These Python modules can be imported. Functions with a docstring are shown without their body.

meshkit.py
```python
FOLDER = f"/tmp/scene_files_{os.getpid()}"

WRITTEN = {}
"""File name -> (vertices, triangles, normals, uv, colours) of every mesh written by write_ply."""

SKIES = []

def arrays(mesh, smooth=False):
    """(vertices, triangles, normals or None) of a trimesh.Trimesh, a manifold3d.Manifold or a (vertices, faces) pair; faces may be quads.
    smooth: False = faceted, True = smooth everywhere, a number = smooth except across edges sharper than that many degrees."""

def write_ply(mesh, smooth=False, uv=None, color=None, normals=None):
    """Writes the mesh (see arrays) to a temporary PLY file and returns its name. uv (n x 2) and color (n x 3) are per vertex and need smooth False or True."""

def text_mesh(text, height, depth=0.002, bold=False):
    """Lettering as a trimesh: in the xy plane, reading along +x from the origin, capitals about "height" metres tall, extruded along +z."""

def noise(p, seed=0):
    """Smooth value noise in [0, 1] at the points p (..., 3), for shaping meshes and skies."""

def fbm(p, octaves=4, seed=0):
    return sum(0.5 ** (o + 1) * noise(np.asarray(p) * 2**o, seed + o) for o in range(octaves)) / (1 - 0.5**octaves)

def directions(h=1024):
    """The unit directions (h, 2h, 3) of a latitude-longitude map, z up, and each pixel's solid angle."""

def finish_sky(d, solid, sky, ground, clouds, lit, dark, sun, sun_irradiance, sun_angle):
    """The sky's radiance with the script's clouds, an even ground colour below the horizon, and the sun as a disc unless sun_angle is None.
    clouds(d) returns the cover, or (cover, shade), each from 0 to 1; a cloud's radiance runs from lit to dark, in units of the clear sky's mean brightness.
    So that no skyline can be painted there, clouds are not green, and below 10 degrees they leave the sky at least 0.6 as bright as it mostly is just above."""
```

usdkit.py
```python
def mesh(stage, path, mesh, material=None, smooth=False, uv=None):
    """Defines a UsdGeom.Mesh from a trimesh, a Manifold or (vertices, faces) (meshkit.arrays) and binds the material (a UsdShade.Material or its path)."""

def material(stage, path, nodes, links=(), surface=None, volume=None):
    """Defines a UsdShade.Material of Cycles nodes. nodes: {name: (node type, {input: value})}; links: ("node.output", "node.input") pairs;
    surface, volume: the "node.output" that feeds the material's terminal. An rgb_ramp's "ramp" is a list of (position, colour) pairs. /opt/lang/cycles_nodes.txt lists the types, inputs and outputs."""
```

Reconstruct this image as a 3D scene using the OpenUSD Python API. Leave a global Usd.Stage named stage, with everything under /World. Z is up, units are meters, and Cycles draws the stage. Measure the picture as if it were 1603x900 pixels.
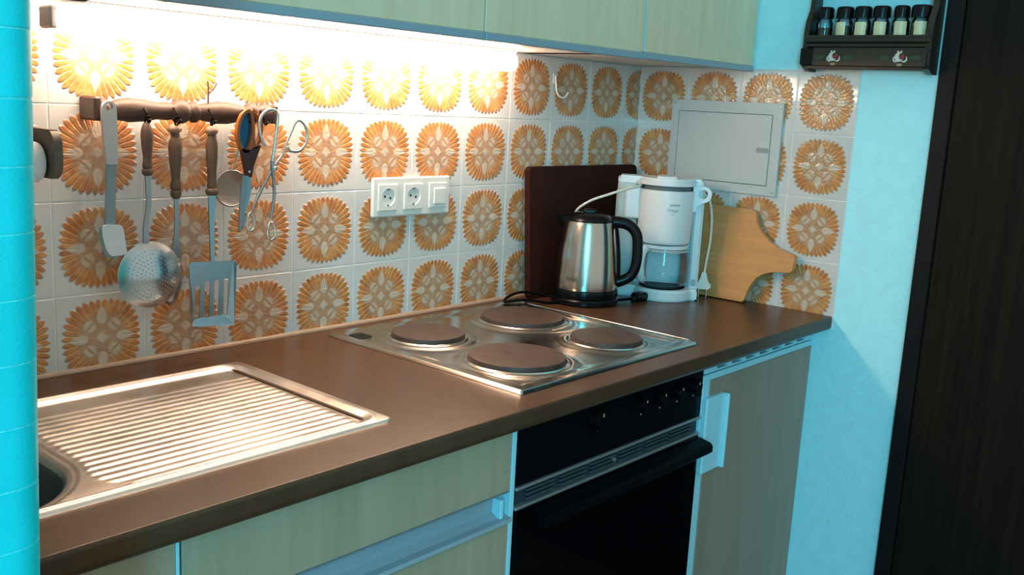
import math
import random

import numpy as np
import trimesh
import manifold3d as m3
from shapely.geometry import Polygon, Point, box as sbox
from shapely.ops import unary_union
from pxr import Gf, Sdf, Usd, UsdGeom, UsdLux

import meshkit
import usdkit

random.seed(4)
rng = np.random.default_rng(4)
stage = Usd.Stage.CreateInMemory()
UsdGeom.SetStageUpAxis(stage, UsdGeom.Tokens.z)
UsdGeom.SetStageMetersPerUnit(stage, 1.0)
UsdGeom.Xform.Define(stage, "/World")
UsdGeom.Scope.Define(stage, "/World/Looks")
H = 0.88            # height of the worktop above the floor; everything below is written relative to the worktop

# ------------------------------------------------------------------ camera
cam = UsdGeom.Camera.Define(stage, "/World/camera")
RIGHT, UP, FWD = (0.661138, -0.748479, 0.051718), (0.105957, 0.161390, 0.981186), (0.742744, 0.643220, -0.186008)
EYE = (-2.236204, -1.517080, 0.463532 + H)
cam.AddTransformOp().Set(Gf.Matrix4d(*RIGHT, 0, *UP, 0, *[-c for c in FWD], 0, *EYE, 1))
cam.CreateHorizontalApertureAttr(36.0)
cam.CreateVerticalApertureAttr(36.0 * 900 / 1603)
cam.CreateFocalLengthAttr(36.0 * 1528.3 / 1603)
cam.CreateClippingRangeAttr(Gf.Vec2f(0.05, 50))
cam.CreateExposureAttr(0.0)

# ------------------------------------------------------------------ light from the room: dim surroundings and one bluish window behind the camera
LAMP_COLOR, LAMP_STRENGTH = (1.0, 0.735, 0.54), 33.0
dome = UsdLux.DomeLight.Define(stage, "/World/room_light")
dome.CreateColorAttr(Gf.Vec3f(0.68, 0.80, 0.77))
dome.CreateIntensityAttr(0.255)
win = UsdLux.RectLight.Define(stage, "/World/window_light")
win.CreateWidthAttr(0.36)
win.CreateHeightAttr(1.5)
win.CreateColorAttr(Gf.Vec3f(0.05, 0.72, 1.0))
win.CreateIntensityAttr(52.0)
_wp, _wt = np.array([-4.35, -3.0, 1.75]), np.array([-0.5, -0.4, 0.9])
_f = (_wt - _wp) / np.linalg.norm(_wt - _wp)
_r = np.cross(_f, [0, 0, 1.0]); _r /= np.linalg.norm(_r)
_u = np.cross(_r, _f)
win.AddTransformOp().Set(Gf.Matrix4d(*map(float, _r), 0, *map(float, _u), 0, *map(float, -_f), 0, *map(float, _wp), 1))

# ------------------------------------------------------------------ material graphs
class R:
    def __init__(s, g, ref): s.g, s.ref = g, ref
    def __add__(s, o): return s.g.m("add", s, o)
    def __radd__(s, o): return s.g.m("add", o, s)
    def __sub__(s, o): return s.g.m("subtract", s, o)
    def __rsub__(s, o): return s.g.m("subtract", o, s)
    def __mul__(s, o): return s.g.m("multiply", s, o)
    def __rmul__(s, o): return s.g.m("multiply", o, s)
    def __truediv__(s, o): return s.g.m("divide", s, o)
    def __rtruediv__(s, o): return s.g.m("divide", o, s)


class G:
    def __init__(s): s.nodes, s.links = {}, []
    def n(s, kind, out, **inp):
        name, plain = f"n{len(s.nodes)}", {}
        for k, v in inp.items():
            if isinstance(v, R): s.links.append((v.ref, f"{name}.{k}"))
            else: plain[k] = v
        s.nodes[name] = (kind, plain)
        return R(s, f"{name}.{out}")
    def m(s, op, a, b=0.0, c=None):
        kw = dict(math_type=op, value1=a, value2=b)
        if c is not None: kw["value3"] = c
        return s.n("math", "value", **kw)
    def step(s, x, a, b):            # smooth 0..1 as x goes a..b
        return s.n("map_range", "result", range_type="smoothstep", value=x, from_min=a, from_max=b, to_min=0.0, to_max=1.0, clamp=True)
    def mix(s, f, a, b): return s.n("mix", "color", mix_type="mix", fac=f, color1=a, color2=b)
    def pos(s): return s.n("geometry", "position")
    def xyz(s, v):
        r = s.n("separate_xyz", "x", vector=v); b = r.ref.split(".")[0]
        return r, R(s, b + ".y"), R(s, b + ".z")
    def noise(s, v, scale, detail=2.0, rough=0.5, stretch=(1, 1, 1)):
        v = s.n("mapping", "vector", vector=v, scale=stretch)
        return s.n("noise_texture", "fac", vector=v, scale=scale, detail=detail, roughness=rough)
    def ramp(s, f, stops): return s.n("rgb_ramp", "color", fac=f, ramp=stops)
    def bump(s, h, dist, strength=1.0): return s.n("bump", "normal", height=h, distance=dist, strength=strength)
    def done(s, name, surface):
        return usdkit.material(stage, "/World/Looks/" + name, s.nodes, s.links, surface=surface.ref)
    def principled(s, name, **kw): return s.done(name, s.n("principled_bsdf", "BSDF", **kw))


def plain(name, color, rough=0.5, metal=0.0, spec=0.5, bump=None, vary=0.0, vscale=20.0, coat=0.0):
    g = G(); kw = dict(roughness=rough, metallic=metal, specular_ior_level=spec, coat_weight=coat)
    kw["base_color"] = color
    if vary:
        f = g.noise(g.pos(), vscale, 3.0)
        kw["base_color"] = g.ramp(f, [(0.25, tuple(c * (1 - vary) for c in color)), (0.75, tuple(min(1, c * (1 + vary)) for c in color))])
    if bump: kw["normal"] = g.bump(g.noise(g.pos(), bump[0], 3.0), bump[1])
    return g.principled(name, **kw)


def wood(name, dark, light, grain=(60, 60, 2.5), rough=0.45, bumpd=0.0, scale=1.0, spec=0.5, lo=.32, hi=.68):
    g = G(); p = g.pos()
    a = g.noise(p, scale, 4.0, .6, grain)
    b = g.noise(p, scale * 4, 2.0, .5, grain)
    f = a * .7 + b * .3
    kw = dict(base_color=g.ramp(f, [(lo, dark), (hi, light)]), roughness=rough, specular_ior_level=spec)
    if bumpd: kw["normal"] = g.bump(f, bumpd)
    return g.principled(name, **kw)


T, TA, TZ = 0.15, 0.076, 0.4256     # tile size, width of the cut tile in the corner, height of the joint under the top row


def tile_material(name, axis):
    g = G(); p = g.pos(); x, y, z = g.xyz(p)
    c = (-TA - x) if axis == "x" else (0.0 - y)
    uf = c / T + 40.0
    vf = (z - (TZ + H - 10 * T)) / T
    u = g.m("fraction", uf); v = g.m("fraction", vf)
    cell = g.n("combine_xyz", "vector", x=g.m("floor", uf), y=g.m("floor", vf), z=0.0)
    rnd = g.n("white_noise_texture", "value", vector=cell) if False else g.noise(cell, 0.73, 0.0)
    wob = g.noise(p, 55.0, 1.0)
    X = (u - 0.5) * 2.0; Y = (v - 0.5) * 2.0
    ax = g.m("absolute", X); ay = g.m("absolute", Y)
    r2 = g.m("sqrt", X * X + Y * Y)
    x2, y2 = X * X, Y * Y
    r4 = g.m("power", x2 * x2 + y2 * y2, 0.25)
    r = r2 * 0.45 + r4 * 0.55 * 1.04
    th = g.m("arctan2", Y, X)
    cs = g.m("cosine", th * 36.0 + 3.1416)
    edge = 0.850 + 0.042 * g.m("power", cs * 0.5 + 0.5, 0.6) * 2.0 - 0.042 + (wob - 0.5) * 0.05
    med = 1.0 - g.step(r - edge, -0.035, 0.035)
    ring = g.step(r, 0.44, 0.66)
    pet = g.step(cs, -1.05, -0.2)                       # 0 on the seams between petals
    mott = g.noise(p, 38.0, 3.0, .65)
    WHITE = (0.64, 0.61, 0.58)
    ORANGE = g.ramp(mott, [(0.30, (0.42, 0.125, 0.038)), (0.5, (0.57, 0.215, 0.062)), (0.70, (0.68, 0.33, 0.11))])
    ORANGE = g.mix(g.m("multiply", 1.0 - pet, 0.34), ORANGE, (0.66, 0.44, 0.25))
    TAN = g.ramp(mott, [(0.3, (0.43, 0.235, 0.13)), (0.7, (0.53, 0.315, 0.18))])
    col = g.mix(ring, TAN, ORANGE)
    # four pale tapered petals on the axes
    mj = g.m("maximum", ax, ay); mn = g.m("minimum", ax, ay)
    t = g.n("clamp", "result", value=(mj - 0.31) / 0.44, min=0.0, max=1.0)
    w = g.m("sqrt", t) * (1.0 - t) * 0.30
    pt = 1.0 - g.step(mn - w, -0.035, 0.02)
    # centre diamond
    dia = 1.0 - g.step(ax + ay, 0.09, 0.18)
    # four split ovals on the diagonals
    dx = ax - 0.275; dy = ay - 0.275
    d = g.m("sqrt", dx * dx + dy * dy)
    s = g.m("absolute", dx + dy + 0.01)
    ov = (1.0 - g.step(d, 0.105, 0.165)) * g.step(s, 0.005, 0.075)
    PALE = (0.60, 0.48, 0.37)
    pale = g.m("maximum", g.m("maximum", pt, dia), ov * 0.85)
    col = g.mix(pale, col, PALE)
    base = g.mix(g.noise(p, 9.0, 2.0) * 0.5, WHITE, (0.58, 0.565, 0.55))
    final = g.mix(med, base, col)
    relief = med * (0.4 + 0.6 * pet * ring) + pale * 0.35 + g.noise(p, 170.0, 1.0) * 0.8 * med + g.noise(p, 22.0, 1.0) * 0.5
    return g.principled(name, base_color=final, roughness=0.085, specular_ior_level=0.5, normal=g.bump(relief, 0.0013, 0.9))


M = {}
M["tile_back"] = tile_material("glazed_tile_back", "x")
M["tile_right"] = tile_material("glazed_tile_right", "y")
M["grout"] = plain("grout", (0.78, 0.75, 0.72), .8, vary=.1, vscale=60)
M["plaster"] = plain("blue_white_plaster", (0.47, 0.89, 0.97), .85, spec=.2, bump=(140, .0012), vary=.04, vscale=30)
M["column_tile"] = plain("turquoise_glaze", (0.004, 0.74, 0.83), .45, spec=.2, bump=(400, .0004), vary=.06, vscale=14)
M["column_joint"] = plain("turquoise_joint", (0.10, 0.88, 0.93), .7, vary=.25, vscale=300)
M["floor"] = wood("floor_lino", (.12, .07, .04), (.2, .12, .07), (3, 40, 1))
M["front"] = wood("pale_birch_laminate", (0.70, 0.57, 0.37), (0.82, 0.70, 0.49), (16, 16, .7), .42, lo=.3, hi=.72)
M["front_shaded"] = wood("pale_birch_shaded_laminate", (0.37, 0.31, 0.205), (0.46, 0.395, 0.275), (16, 16, .7), .45, lo=.3, hi=.72)  # same laminate as the wall cabinets, darkened to paint shade on the lower fronts
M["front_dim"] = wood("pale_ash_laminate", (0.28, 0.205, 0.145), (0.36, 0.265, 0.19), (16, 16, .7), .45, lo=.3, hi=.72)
M["carcass"] = plain("white_carcass", (0.50, 0.66, 0.72), .45)
M["strip"] = plain("grey_white_plastic", (0.27, 0.36, 0.42), .40)
M["white_lip"] = plain("white_plastic_trim", (0.40, 0.76, 0.86), .38)
g = G(); p = g.pos()
lam = g.noise(p, 420, 3, .6); lam2 = g.noise(p, 26, 3)
M["counter"] = g.principled("brown_laminate", base_color=g.ramp(lam * .6 + lam2 * .4, [(.3, (.060, .026, .011)), (.7, (.098, .045, .021))]), roughness=.32, specular_ior_level=.32, normal=g.bump(lam, .00018))
M["sealant"] = plain("peach_sealing_strip", (0.36, 0.24, 0.17), .5)


def steel(name, color=(.60, .57, .53), rough=.26, stretch=(4, 400, 4), b=.00015):
    g = G(); f = g.noise(g.pos(), 1.0, 3.0, .6, stretch)
    rr = g.n("map_range", "result", value=f, from_min=.3, from_max=.7, to_min=rough * .8, to_max=rough * 1.25, clamp=True)
    kw = dict(base_color=color, metallic=1.0, roughness=rr)
    if b: kw["normal"] = g.bump(f, b)
    return g.principled(name, **kw)


M["sink_steel"] = steel("brushed_sink_steel", (.66, .61, .56), .34, (6, 6, 6), 0)
M["bowl_shade_steel"] = steel("shaded_bowl_steel", (.17, .165, .16), .5, (6, 6, 6), 0)  # sink steel darkened so the colour carries the shade inside the bowl
M["hob_steel"] = steel("hob_steel", (.50, .47, .43), .22, (6, 6, 6), 0)
M["ring_steel"] = steel("ring_steel", (.62, .58, .54), .16, (6, 6, 6), 0)
M["kettle_steel"] = steel("kettle_steel", (.54, .48, .42), .16, (3, 3, 3), 0)
M["tool_steel"] = steel("tool_steel", (.38, .43, .46), .26, (6, 6, 6), 0)
M["dish_steel"] = steel("skimmer_steel", (.50, .54, .56), .27, (6, 6, 6), 0)
M["dull_steel"] = steel("dull_steel", (.38, .40, .42), .38, (6, 6, 6), 0)
M["wire_steel"] = steel("wire_steel", (.74, .72, .70), .14, (6, 6, 6), 0)
g = G(); f = g.noise(g.pos(), 40, 3)
M["plate_iron"] = g.principled("hotplate_iron", base_color=g.ramp(f, [(.3, (.060, .037, .029)), (.7, (.088, .056, .045))]), roughness=.50, metallic=.35, normal=g.bump(g.noise(g.pos(), 900, 2), .0003))
M["black"] = plain("black_plastic", (.004, .004, .005), .24, spec=.22)
M["black_matt"] = plain("black_matt_plastic", (.002, .002, .0026), .45, spec=.07)
M["oven_black"] = plain("black_enamel", (.003, .0035, .005), .22, spec=.12)
M["oven_glass"] = plain("black_oven_glass", (.002, .002, .003), .10, spec=.10)
M["vent_dark"] = plain("dark_vent", (.02, .035, .045), .5, spec=.3)
M["vent_slat"] = plain("vent_slat_grey", (.035, .060, .068), .45)
M["trim_alu"] = plain("aluminium_trim", (.55, .57, .58), .34, metal=.8)
M["white_enamel"] = plain("white_appliance_enamel", (.42, .68, .76), .35)
M["white_plastic"] = plain("white_appliance_plastic", (.70, .73, .74), .30, spec=.5)
M["gap_shade"] = plain("painted_gap_shade", (.10, .12, .125), .5)  # recess shade under the coffee maker lid, put into the colour
M["tank_grey"] = plain("greyish_tank", (.40, .45, .44), .3)
M["grey_plastic"] = plain("grey_translucent_tank", (.34, .40, .40), .35)
M["socket_white"] = plain("socket_white", (.72, .71, .66), .35)
M["hole"] = plain("dark_hole", (.02, .02, .02), .7, spec=.1)
M["fuse_grey"] = plain("grey_sheet_metal", (.50, .53, .52), .45, vary=.03, vscale=12)
M["dark_board"] = wood("dark_red_brown_board", (.024, .006, .004), (.040, .010, .007), (40, 40, 4), .6, spec=.12)
M["beech"] = wood("beech_board", (.54, .235, .080), (.68, .315, .12), (8, 3, 30), .55, spec=.3)
M["rail_wood"] = wood("dark_stained_rail", (.050, .026, .018), (.098, .054, .038), (6, 60, 60), .5)
M["dark_handle"] = wood("dark_wood_handle", (.075, .045, .034), (.14, .085, .066), (90, 90, 8), .5)
M["brown_handle"] = wood("brown_wood_handle", (.085, .050, .028), (.145, .088, .052), (90, 90, 8), .45)
M["bare_wood"] = plain("bare_wood_end", (.30, .19, .125), .5)
M["holder_wood"] = wood("roll_holder_wood", (.10, .075, .055), (.16, .12, .09), (8, 60, 60), .55)
M["rack_wood"] = wood("spice_rack_wood", (.012, .008, .005), (.030, .018, .009), (30, 6, 30), .32)
M["door_wood"] = wood("dark_wenge_door", (.006, .0036, .0024), (.017, .010, .006), (60, 60, 1.4), .5, spec=.12)
M["door_edge"] = plain("dark_door_edge", (.006, .005, .006), .5, spec=.2)
M["paper"] = plain("white_paper_roll", (.78, .80, .80), .9, spec=.1, bump=(90, .001))
M["amber"] = plain("amber_plastic_handle", (.26, .085, .014), .16)
M["dark_red"] = plain("dark_red_plastic_handle", (.055, .013, .011), .3)
M["tool_white"] = plain("pale_nylon", (.42, .45, .47), .22)
M["tool_grey"] = plain("blue_grey_nylon", (.20, .27, .30), .3)
M["hook_white"] = plain("white_hook", (.72, .68, .66), .3)
M["cord_white"] = plain("cream_cable", (.62, .62, .54), .4)
M["label"] = plain("cream_paper_label", (.78, .64, .38), .35, vary=.1, vscale=90)
M["spice"] = plain("dark_green_spice", (.030, .034, .016), .8, vary=.4, vscale=300)
M["spice_brown"] = plain("brown_spice", (.06, .032, .014), .8, vary=.4, vscale=300)
M["paint_white"] = plain("painted_white", (.62, .60, .54), .5)
M["paint_red"] = plain("painted_red", (.26, .028, .045), .5)
M["paint_green"] = plain("painted_green", (.012, .045, .022), .5)
M["paint_ochre"] = plain("painted_ochre", (.30, .24, .11), .5)
M["print_dark"] = plain("dark_print", (.05, .05, .05), .5)
M["print_grey"] = plain("grey_print", (.20, .30, .34), .5)
M["badge"] = plain("dark_badge", (.016, .020, .016), .6, spec=.1)
g = G(); f = g.noise(g.pos(), 30, 2)
M["wire_mesh"] = g.done("fine_wire_mesh", g.n("mix_closure", "closure", fac=.80, closure1=g.n("transparent_bsdf", "BSDF", color=(1, 1, 1)), closure2=g.n("principled_bsdf", "BSDF", base_color=(.34, .29, .25), metallic=.3, roughness=.5)))
g = G()
M["glass"] = g.done("clear_glass", g.n("mix_closure", "closure", fac=g.n("fresnel", "fac", IOR=1.5), closure1=g.n("transparent_bsdf", "BSDF", color=(.86, .93, .94)), closure2=g.n("glossy_bsdf", "BSDF", color=(1, 1, 1), roughness=.04)))
g = G()
M["lamp"] = g.done("lamp_diffuser", g.n("emission", "emission", color=LAMP_COLOR, strength=LAMP_STRENGTH))
M["lamp_body"] = plain("lamp_housing", (.70, .68, .64), .4)
M["lamp_end"] = plain("lamp_end_cap", (.30, .31, .31), .5)

# ------------------------------------------------------------------ scene tree helpers
BASE = {"": np.zeros(3)}
USED = {}


def free(parent, name):
    k = (parent, name); i = USED.get(k, 0); USED[k] = i + 1
    return name if i == 0 else f"{name}_{i:03d}"


def keys(prim, label=None, cat=None, group=None, kind=None):
    for k, v in (("label", label), ("category", cat), ("group", group), ("kind", kind)):
        if v: prim.SetCustomDataByKey(k, v)


def thing(name, label, cat, base=(0, 0, 0), group=None):
    path = "/World/" + free("/World", name)
    x = UsdGeom.Xform.Define(stage, path)
    b = np.array(base, float) + [0, 0, H]
    x.AddTranslateOp().Set(Gf.Vec3d(*map(float, b)))
    BASE[path] = np.array(base, float)
    keys(x.GetPrim(), label, cat, group)
    return path


def arr(mesh):
    v, f, _ = meshkit.arrays(mesh)
    return np.array(v, float), np.array(f)


def part(parent, name, mesh, mat, smooth=30, label=None, kind=None):
    v, f = arr(mesh)
    path = parent + "/" + free(parent, name)
    b = BASE[parent]; BASE[path] = b
    if parent == "/World": v = v + [0, 0, H]
    elif b is ROOT: v = v + [0, 0, H]
    else: v = v - b
    m = usdkit.mesh(stage, path, (v, f), M[mat], smooth=smooth)
    keys(m.GetPrim(), label, None, None, kind)
    return path


ROOT = np.zeros(3)
BASE["/World"] = ROOT


def solo(name, mesh, mat, label, cat, group=None, smooth=30):
    pth = part("/World", name, mesh, mat, smooth)
    keys(stage.GetPrimAtPath(pth), label, cat, group)
    return pth


def struct(name, mesh, mat, smooth=False):
    return part("/World", name, mesh, mat, smooth, kind="structure")


# ------------------------------------------------------------------ mesh helpers
def cat(*ms):
    vs, fs, n = [], [], 0
    for m in ms:
        v, f = arr(m); vs.append(v); fs.append(f + n); n += len(v)
    return np.vstack(vs), np.vstack(fs)


def box(x0, y0, z0, x1, y1, z1, c=0.0):
    x0, x1 = min(x0, x1), max(x0, x1); y0, y1 = min(y0, y1), max(y0, y1); z0, z1 = min(z0, z1), max(z0, z1)
    if c <= 0:
        b = trimesh.creation.box([x1 - x0, y1 - y0, z1 - z0]); b.apply_translation([(x0 + x1) / 2, (y0 + y1) / 2, (z0 + z1) / 2])
        return b
    c = min(c, .49 * min(x1 - x0, y1 - y0, z1 - z0))
    pts = []
    for sx in (0, 1):
        for sy in (0, 1):
            for sz in (0, 1):
                P = np.array([(x0, x1)[sx], (y0, y1)[sy], (z0, z1)[sz]]); d = np.array([1 - 2 * sx, 1 - 2 * sy, 1 - 2 * sz]) * c
                for k in range(3):
                    q = P + d; q[k] = P[k]; pts.append(q)
    return m3.Manifold.hull_points(np.array(pts))


def rbox(x0, y0, z0, x1, y1, z1, r, seg=12):
    s = m3.Manifold.sphere(r, seg)
    return m3.Manifold.batch_hull([s.translate([x, y, z]) for x in (x0 + r, x1 - r) for y in (y0 + r, y1 - r) for z in (z0 + r, z1 - r)])


def lathe(prof, n=48, c=(0, 0, 0), axis="z", arc=None):
    prof = np.array(prof, float); v, f, rows = [], [], []
    ang = np.arange(n) * 2 * np.pi / n
    for r, z in prof:
        if r < 1e-7: rows.append([len(v)]); v.append((0, 0, z))
        else:
            rows.append(list(range(len(v), len(v) + n))); v += [(r * math.cos(a), r * math.sin(a), z) for a in ang]
    for A, B in zip(rows[:-1], rows[1:]):
        for i in range(n):
            j = (i + 1) % n
            if len(A) == 1 and len(B) == 1: continue
            if len(A) == 1: f.append((A[0], B[j], B[i]))
            elif len(B) == 1: f.append((A[i], A[j], B[0]))
            else: f += [(A[i], A[j], B[j]), (A[i], B[j], B[i])]
    v = np.array(v); f = np.array(f)
    if axis == "x": v = v[:, [2, 0, 1]]
    if axis == "y": v = v[:, [1, 2, 0]]
    return fix((v + np.array(c), f))


def fix(mesh):
    v, f = arr(mesh)
    a, b, c = v[f[:, 0]], v[f[:, 1]], v[f[:, 2]]
    o = v.mean(0)
    if np.einsum("ij,ij->i", a - o, np.cross(b - o, c - o)).sum() < 0: f = f[:, ::-1]
    return v, f


def spl(pts, k=8, closed=False):
    P = np.array(pts, float); n = len(P); out = []
    for i in range(n if closed else n - 1):
        g_ = (lambda j: P[j % n]) if closed else (lambda j: P[min(max(j, 0), n - 1)])
        p0, p1, p2, p3 = g_(i - 1), g_(i), g_(i + 1), g_(i + 2)
        for t in np.arange(k) / k:
            out.append(.5 * (2 * p1 + (p2 - p0) * t + (2 * p0 - 5 * p1 + 4 * p2 - p3) * t * t + (3 * p1 - p0 - 3 * p2 + p3) * t ** 3))
    if not closed: out.append(P[-1])
    return np.array(out)


def tube(pts, rad, sides=10, closed=False, flat=None):
    """Round (or, with flat=(a, b, normal), flattened) tube along a polyline."""
    P = np.array(pts, float); n = len(P)
    rad = np.broadcast_to(np.asarray(rad, float), (n,))
    if closed: t = np.roll(P, -1, 0) - np.roll(P, 1, 0)
    else: t = np.gradient(P, axis=0)
    t /= np.linalg.norm(t, axis=1, keepdims=True) + 1e-12
    if flat is not None:
        nv = np.array(flat, float); a = np.cross(t, nv); a /= np.linalg.norm(a, axis=1, keepdims=True) + 1e-12; b = np.cross(t, a)
    else:
        ref = np.array([0, 0, 1.0]) if abs(t[0][2]) < .9 else np.array([1.0, 0, 0])
        a = np.zeros_like(P); cur = np.cross(t[0], ref)
        for i in range(n):
            cur = cur - t[i] * (cur @ t[i]); cur /= np.linalg.norm(cur) + 1e-12; a[i] = cur
        b = np.cross(t, a)
    ang = np.arange(sides) * 2 * np.pi / sides
    v = P[:, None] + rad[:, None, None] * (np.cos(ang)[None, :, None] * a[:, None] + np.sin(ang)[None, :, None] * b[:, None])
    v = v.reshape(-1, 3); f = []
    for i in range(n if closed else n - 1):
        i2 = (i + 1) % n
        for j in range(sides):
            k = (j + 1) % sides
            f += [(i * sides + j, i * sides + k, i2 * sides + k), (i * sides + j, i2 * sides + k, i2 * sides + j)]
    if not closed:
        v = np.vstack([v, P[:1], P[-1:]]); s, e = len(v) - 2, len(v) - 1
        for j in range(sides):
            k = (j + 1) % sides
            f += [(s, k, j), (e, (n - 1) * sides + j, (n - 1) * sides + k)]
    return fix((v, np.array(f)))


def ext(poly, h0, h1, plane="xy"):
    """Polygon (points or shapely) extruded from h0 to h1 along the remaining axis."""
    if not hasattr(poly, "exterior") and not hasattr(poly, "geoms"): poly = Polygon(poly)
    ms = []
    for gpoly in getattr(poly, "geoms", [poly]):
        m = trimesh.creation.extrude_polygon(gpoly, h1 - h0, engine="earcut"); m.apply_translation([0, 0, h0])
        v, f = np.array(m.vertices), np.array(m.faces)
        if plane == "xz": v = v[:, [0, 2, 1]]
        if plane == "yz": v = v[:, [2, 0, 1]]
        ms.append(fix((v, f)))
    return cat(*ms)


def xf(mesh, rot=0.0, at=(0, 0, 0)):
    v, f = arr(mesh); c, s = math.cos(rot), math.sin(rot)
    v = np.column_stack([v[:, 0] * c - v[:, 1] * s, v[:, 0] * s + v[:, 1] * c, v[:, 2]])
    return v + np.array(at), f


def sub(a, *bs):
    def man(m):
        if isinstance(m, m3.Manifold): return m
        v, f = arr(m); t = trimesh.Trimesh(v, f, process=True)
        return m3.Manifold(m3.Mesh(np.asarray(t.vertices, np.float32), np.asarray(t.faces, np.uint32)))
    a = man(a)
    for b in bs: a = a - man(b)
    return a


def rrect(x0, y0, x1, y1, r, q=6):
    return sbox(x0 + r, y0 + r, x1 - r, y1 - r).buffer(r, quad_segs=q)


# ------------------------------------------------------------------ the room
wb = struct("wall_back", box(-2.7, .003, -H, .12, .12, 1.5), "plaster")
wr = struct("wall_right", box(.003, -2.4, -H, .12, .003, 1.5), "plaster")
struct("floor", box(-4.2, -3.2, -H - .05, .12, .12, -H), "floor")

part(wb, "grout_bed", box(-2.56, .0010, -.03, 0, .0035, TZ + T), "grout", False)
part(wr, "grout_bed", box(.0010, -.6005, -.03, .0035, .0010, TZ + T), "grout", False)
GAP = .0009


def tile_slab(a0, a1, z0, z1):
    """A thin slab in the (a, z) plane with a bevelled face at depth 0, going to depth .004."""
    b = .0009
    p = lambda i, d: [(a0 + i, z0 + i, d), (a1 - i, z0 + i, d), (a1 - i, z1 - i, d), (a0 + i, z1 - i, d)]
    v = p(b, 0) + p(0, b) + p(0, .004)
    f = [(0, 1, 2), (0, 2, 3)]
    for k in (0, 4):
        for i in range(4):
            j = (i + 1) % 4
            f += [(k + i, k + 4 + i, k + 4 + j), (k + i, k + 4 + j, k + j)]
    return np.array(v), np.array(f)


for row in range(4):
    z1 = TZ + T - row * T - GAP; z0 = max(TZ - row * T + GAP, -.028)
    for col in range(17):
        x1 = 0 - GAP if col == 0 else -TA - (col - 1) * T - GAP
        x0 = -TA + GAP if col == 0 else -TA - col * T + GAP
        v, f = tile_slab(x0, x1, z0, z1)
        v = v[:, [0, 2, 1]] + [0, rng.uniform(-.0003, .0003), 0]
        part(wb, "tile", fix((v, f)), "tile_back", False)
    for col in range(4):
        v, f = tile_slab(-(col + 1) * T + GAP, -col * T - (GAP if col else .002), z0, z1)
        v = v[:, [2, 0, 1]] + [rng.uniform(-.0003, .0003), 0, 0]
        part(wr, "tile", fix((v, f)), "tile_right", False)

# the tiled wall end at the left, rounded towards the worktop
def wall_end(grow):
    return unary_union([sbox(-2.7, -.76, -1.96, -.64), rrect(-2.2, -.76, -1.911, -.64, .03, 8)]).buffer(grow)
def lean(mesh):          # the wall end is slightly out of plumb
    v, f = arr(mesh)
    v[:, 0] += .0228 * (v[:, 2] - .29)
    return v, f


wl = struct("wall_left", lean(ext(wall_end(-.0008), -H, 1.45)), "column_joint", 30)
zz = -H
edges = [z for z in np.arange(.4475 - .0505 * 27, 1.44, .0505)]
for a, b in zip(edges[:-1], edges[1:]):
    if a < -H: continue
    pl = wall_end(0)
    m = cat(ext(pl, a + .0012, b - .0012), ext(pl.buffer(-.0006), a + .0007, b - .0007))
    part(wl, "tile", lean(m), "column_tile", 40)

# dark wooden door in its casing on the right wall
d = struct("door_1", box(-.004, -1.75, -H, .003, -.80, 1.25), "door_wood")
part(d, "casing", box(-.012, -.812, -H, .003, -.776, 1.28, .002), "door_edge")
part(d, "panel", box(-.010, -1.74, -H + .02, -.004, -.815, 1.24, .002), "door_wood")

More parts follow.
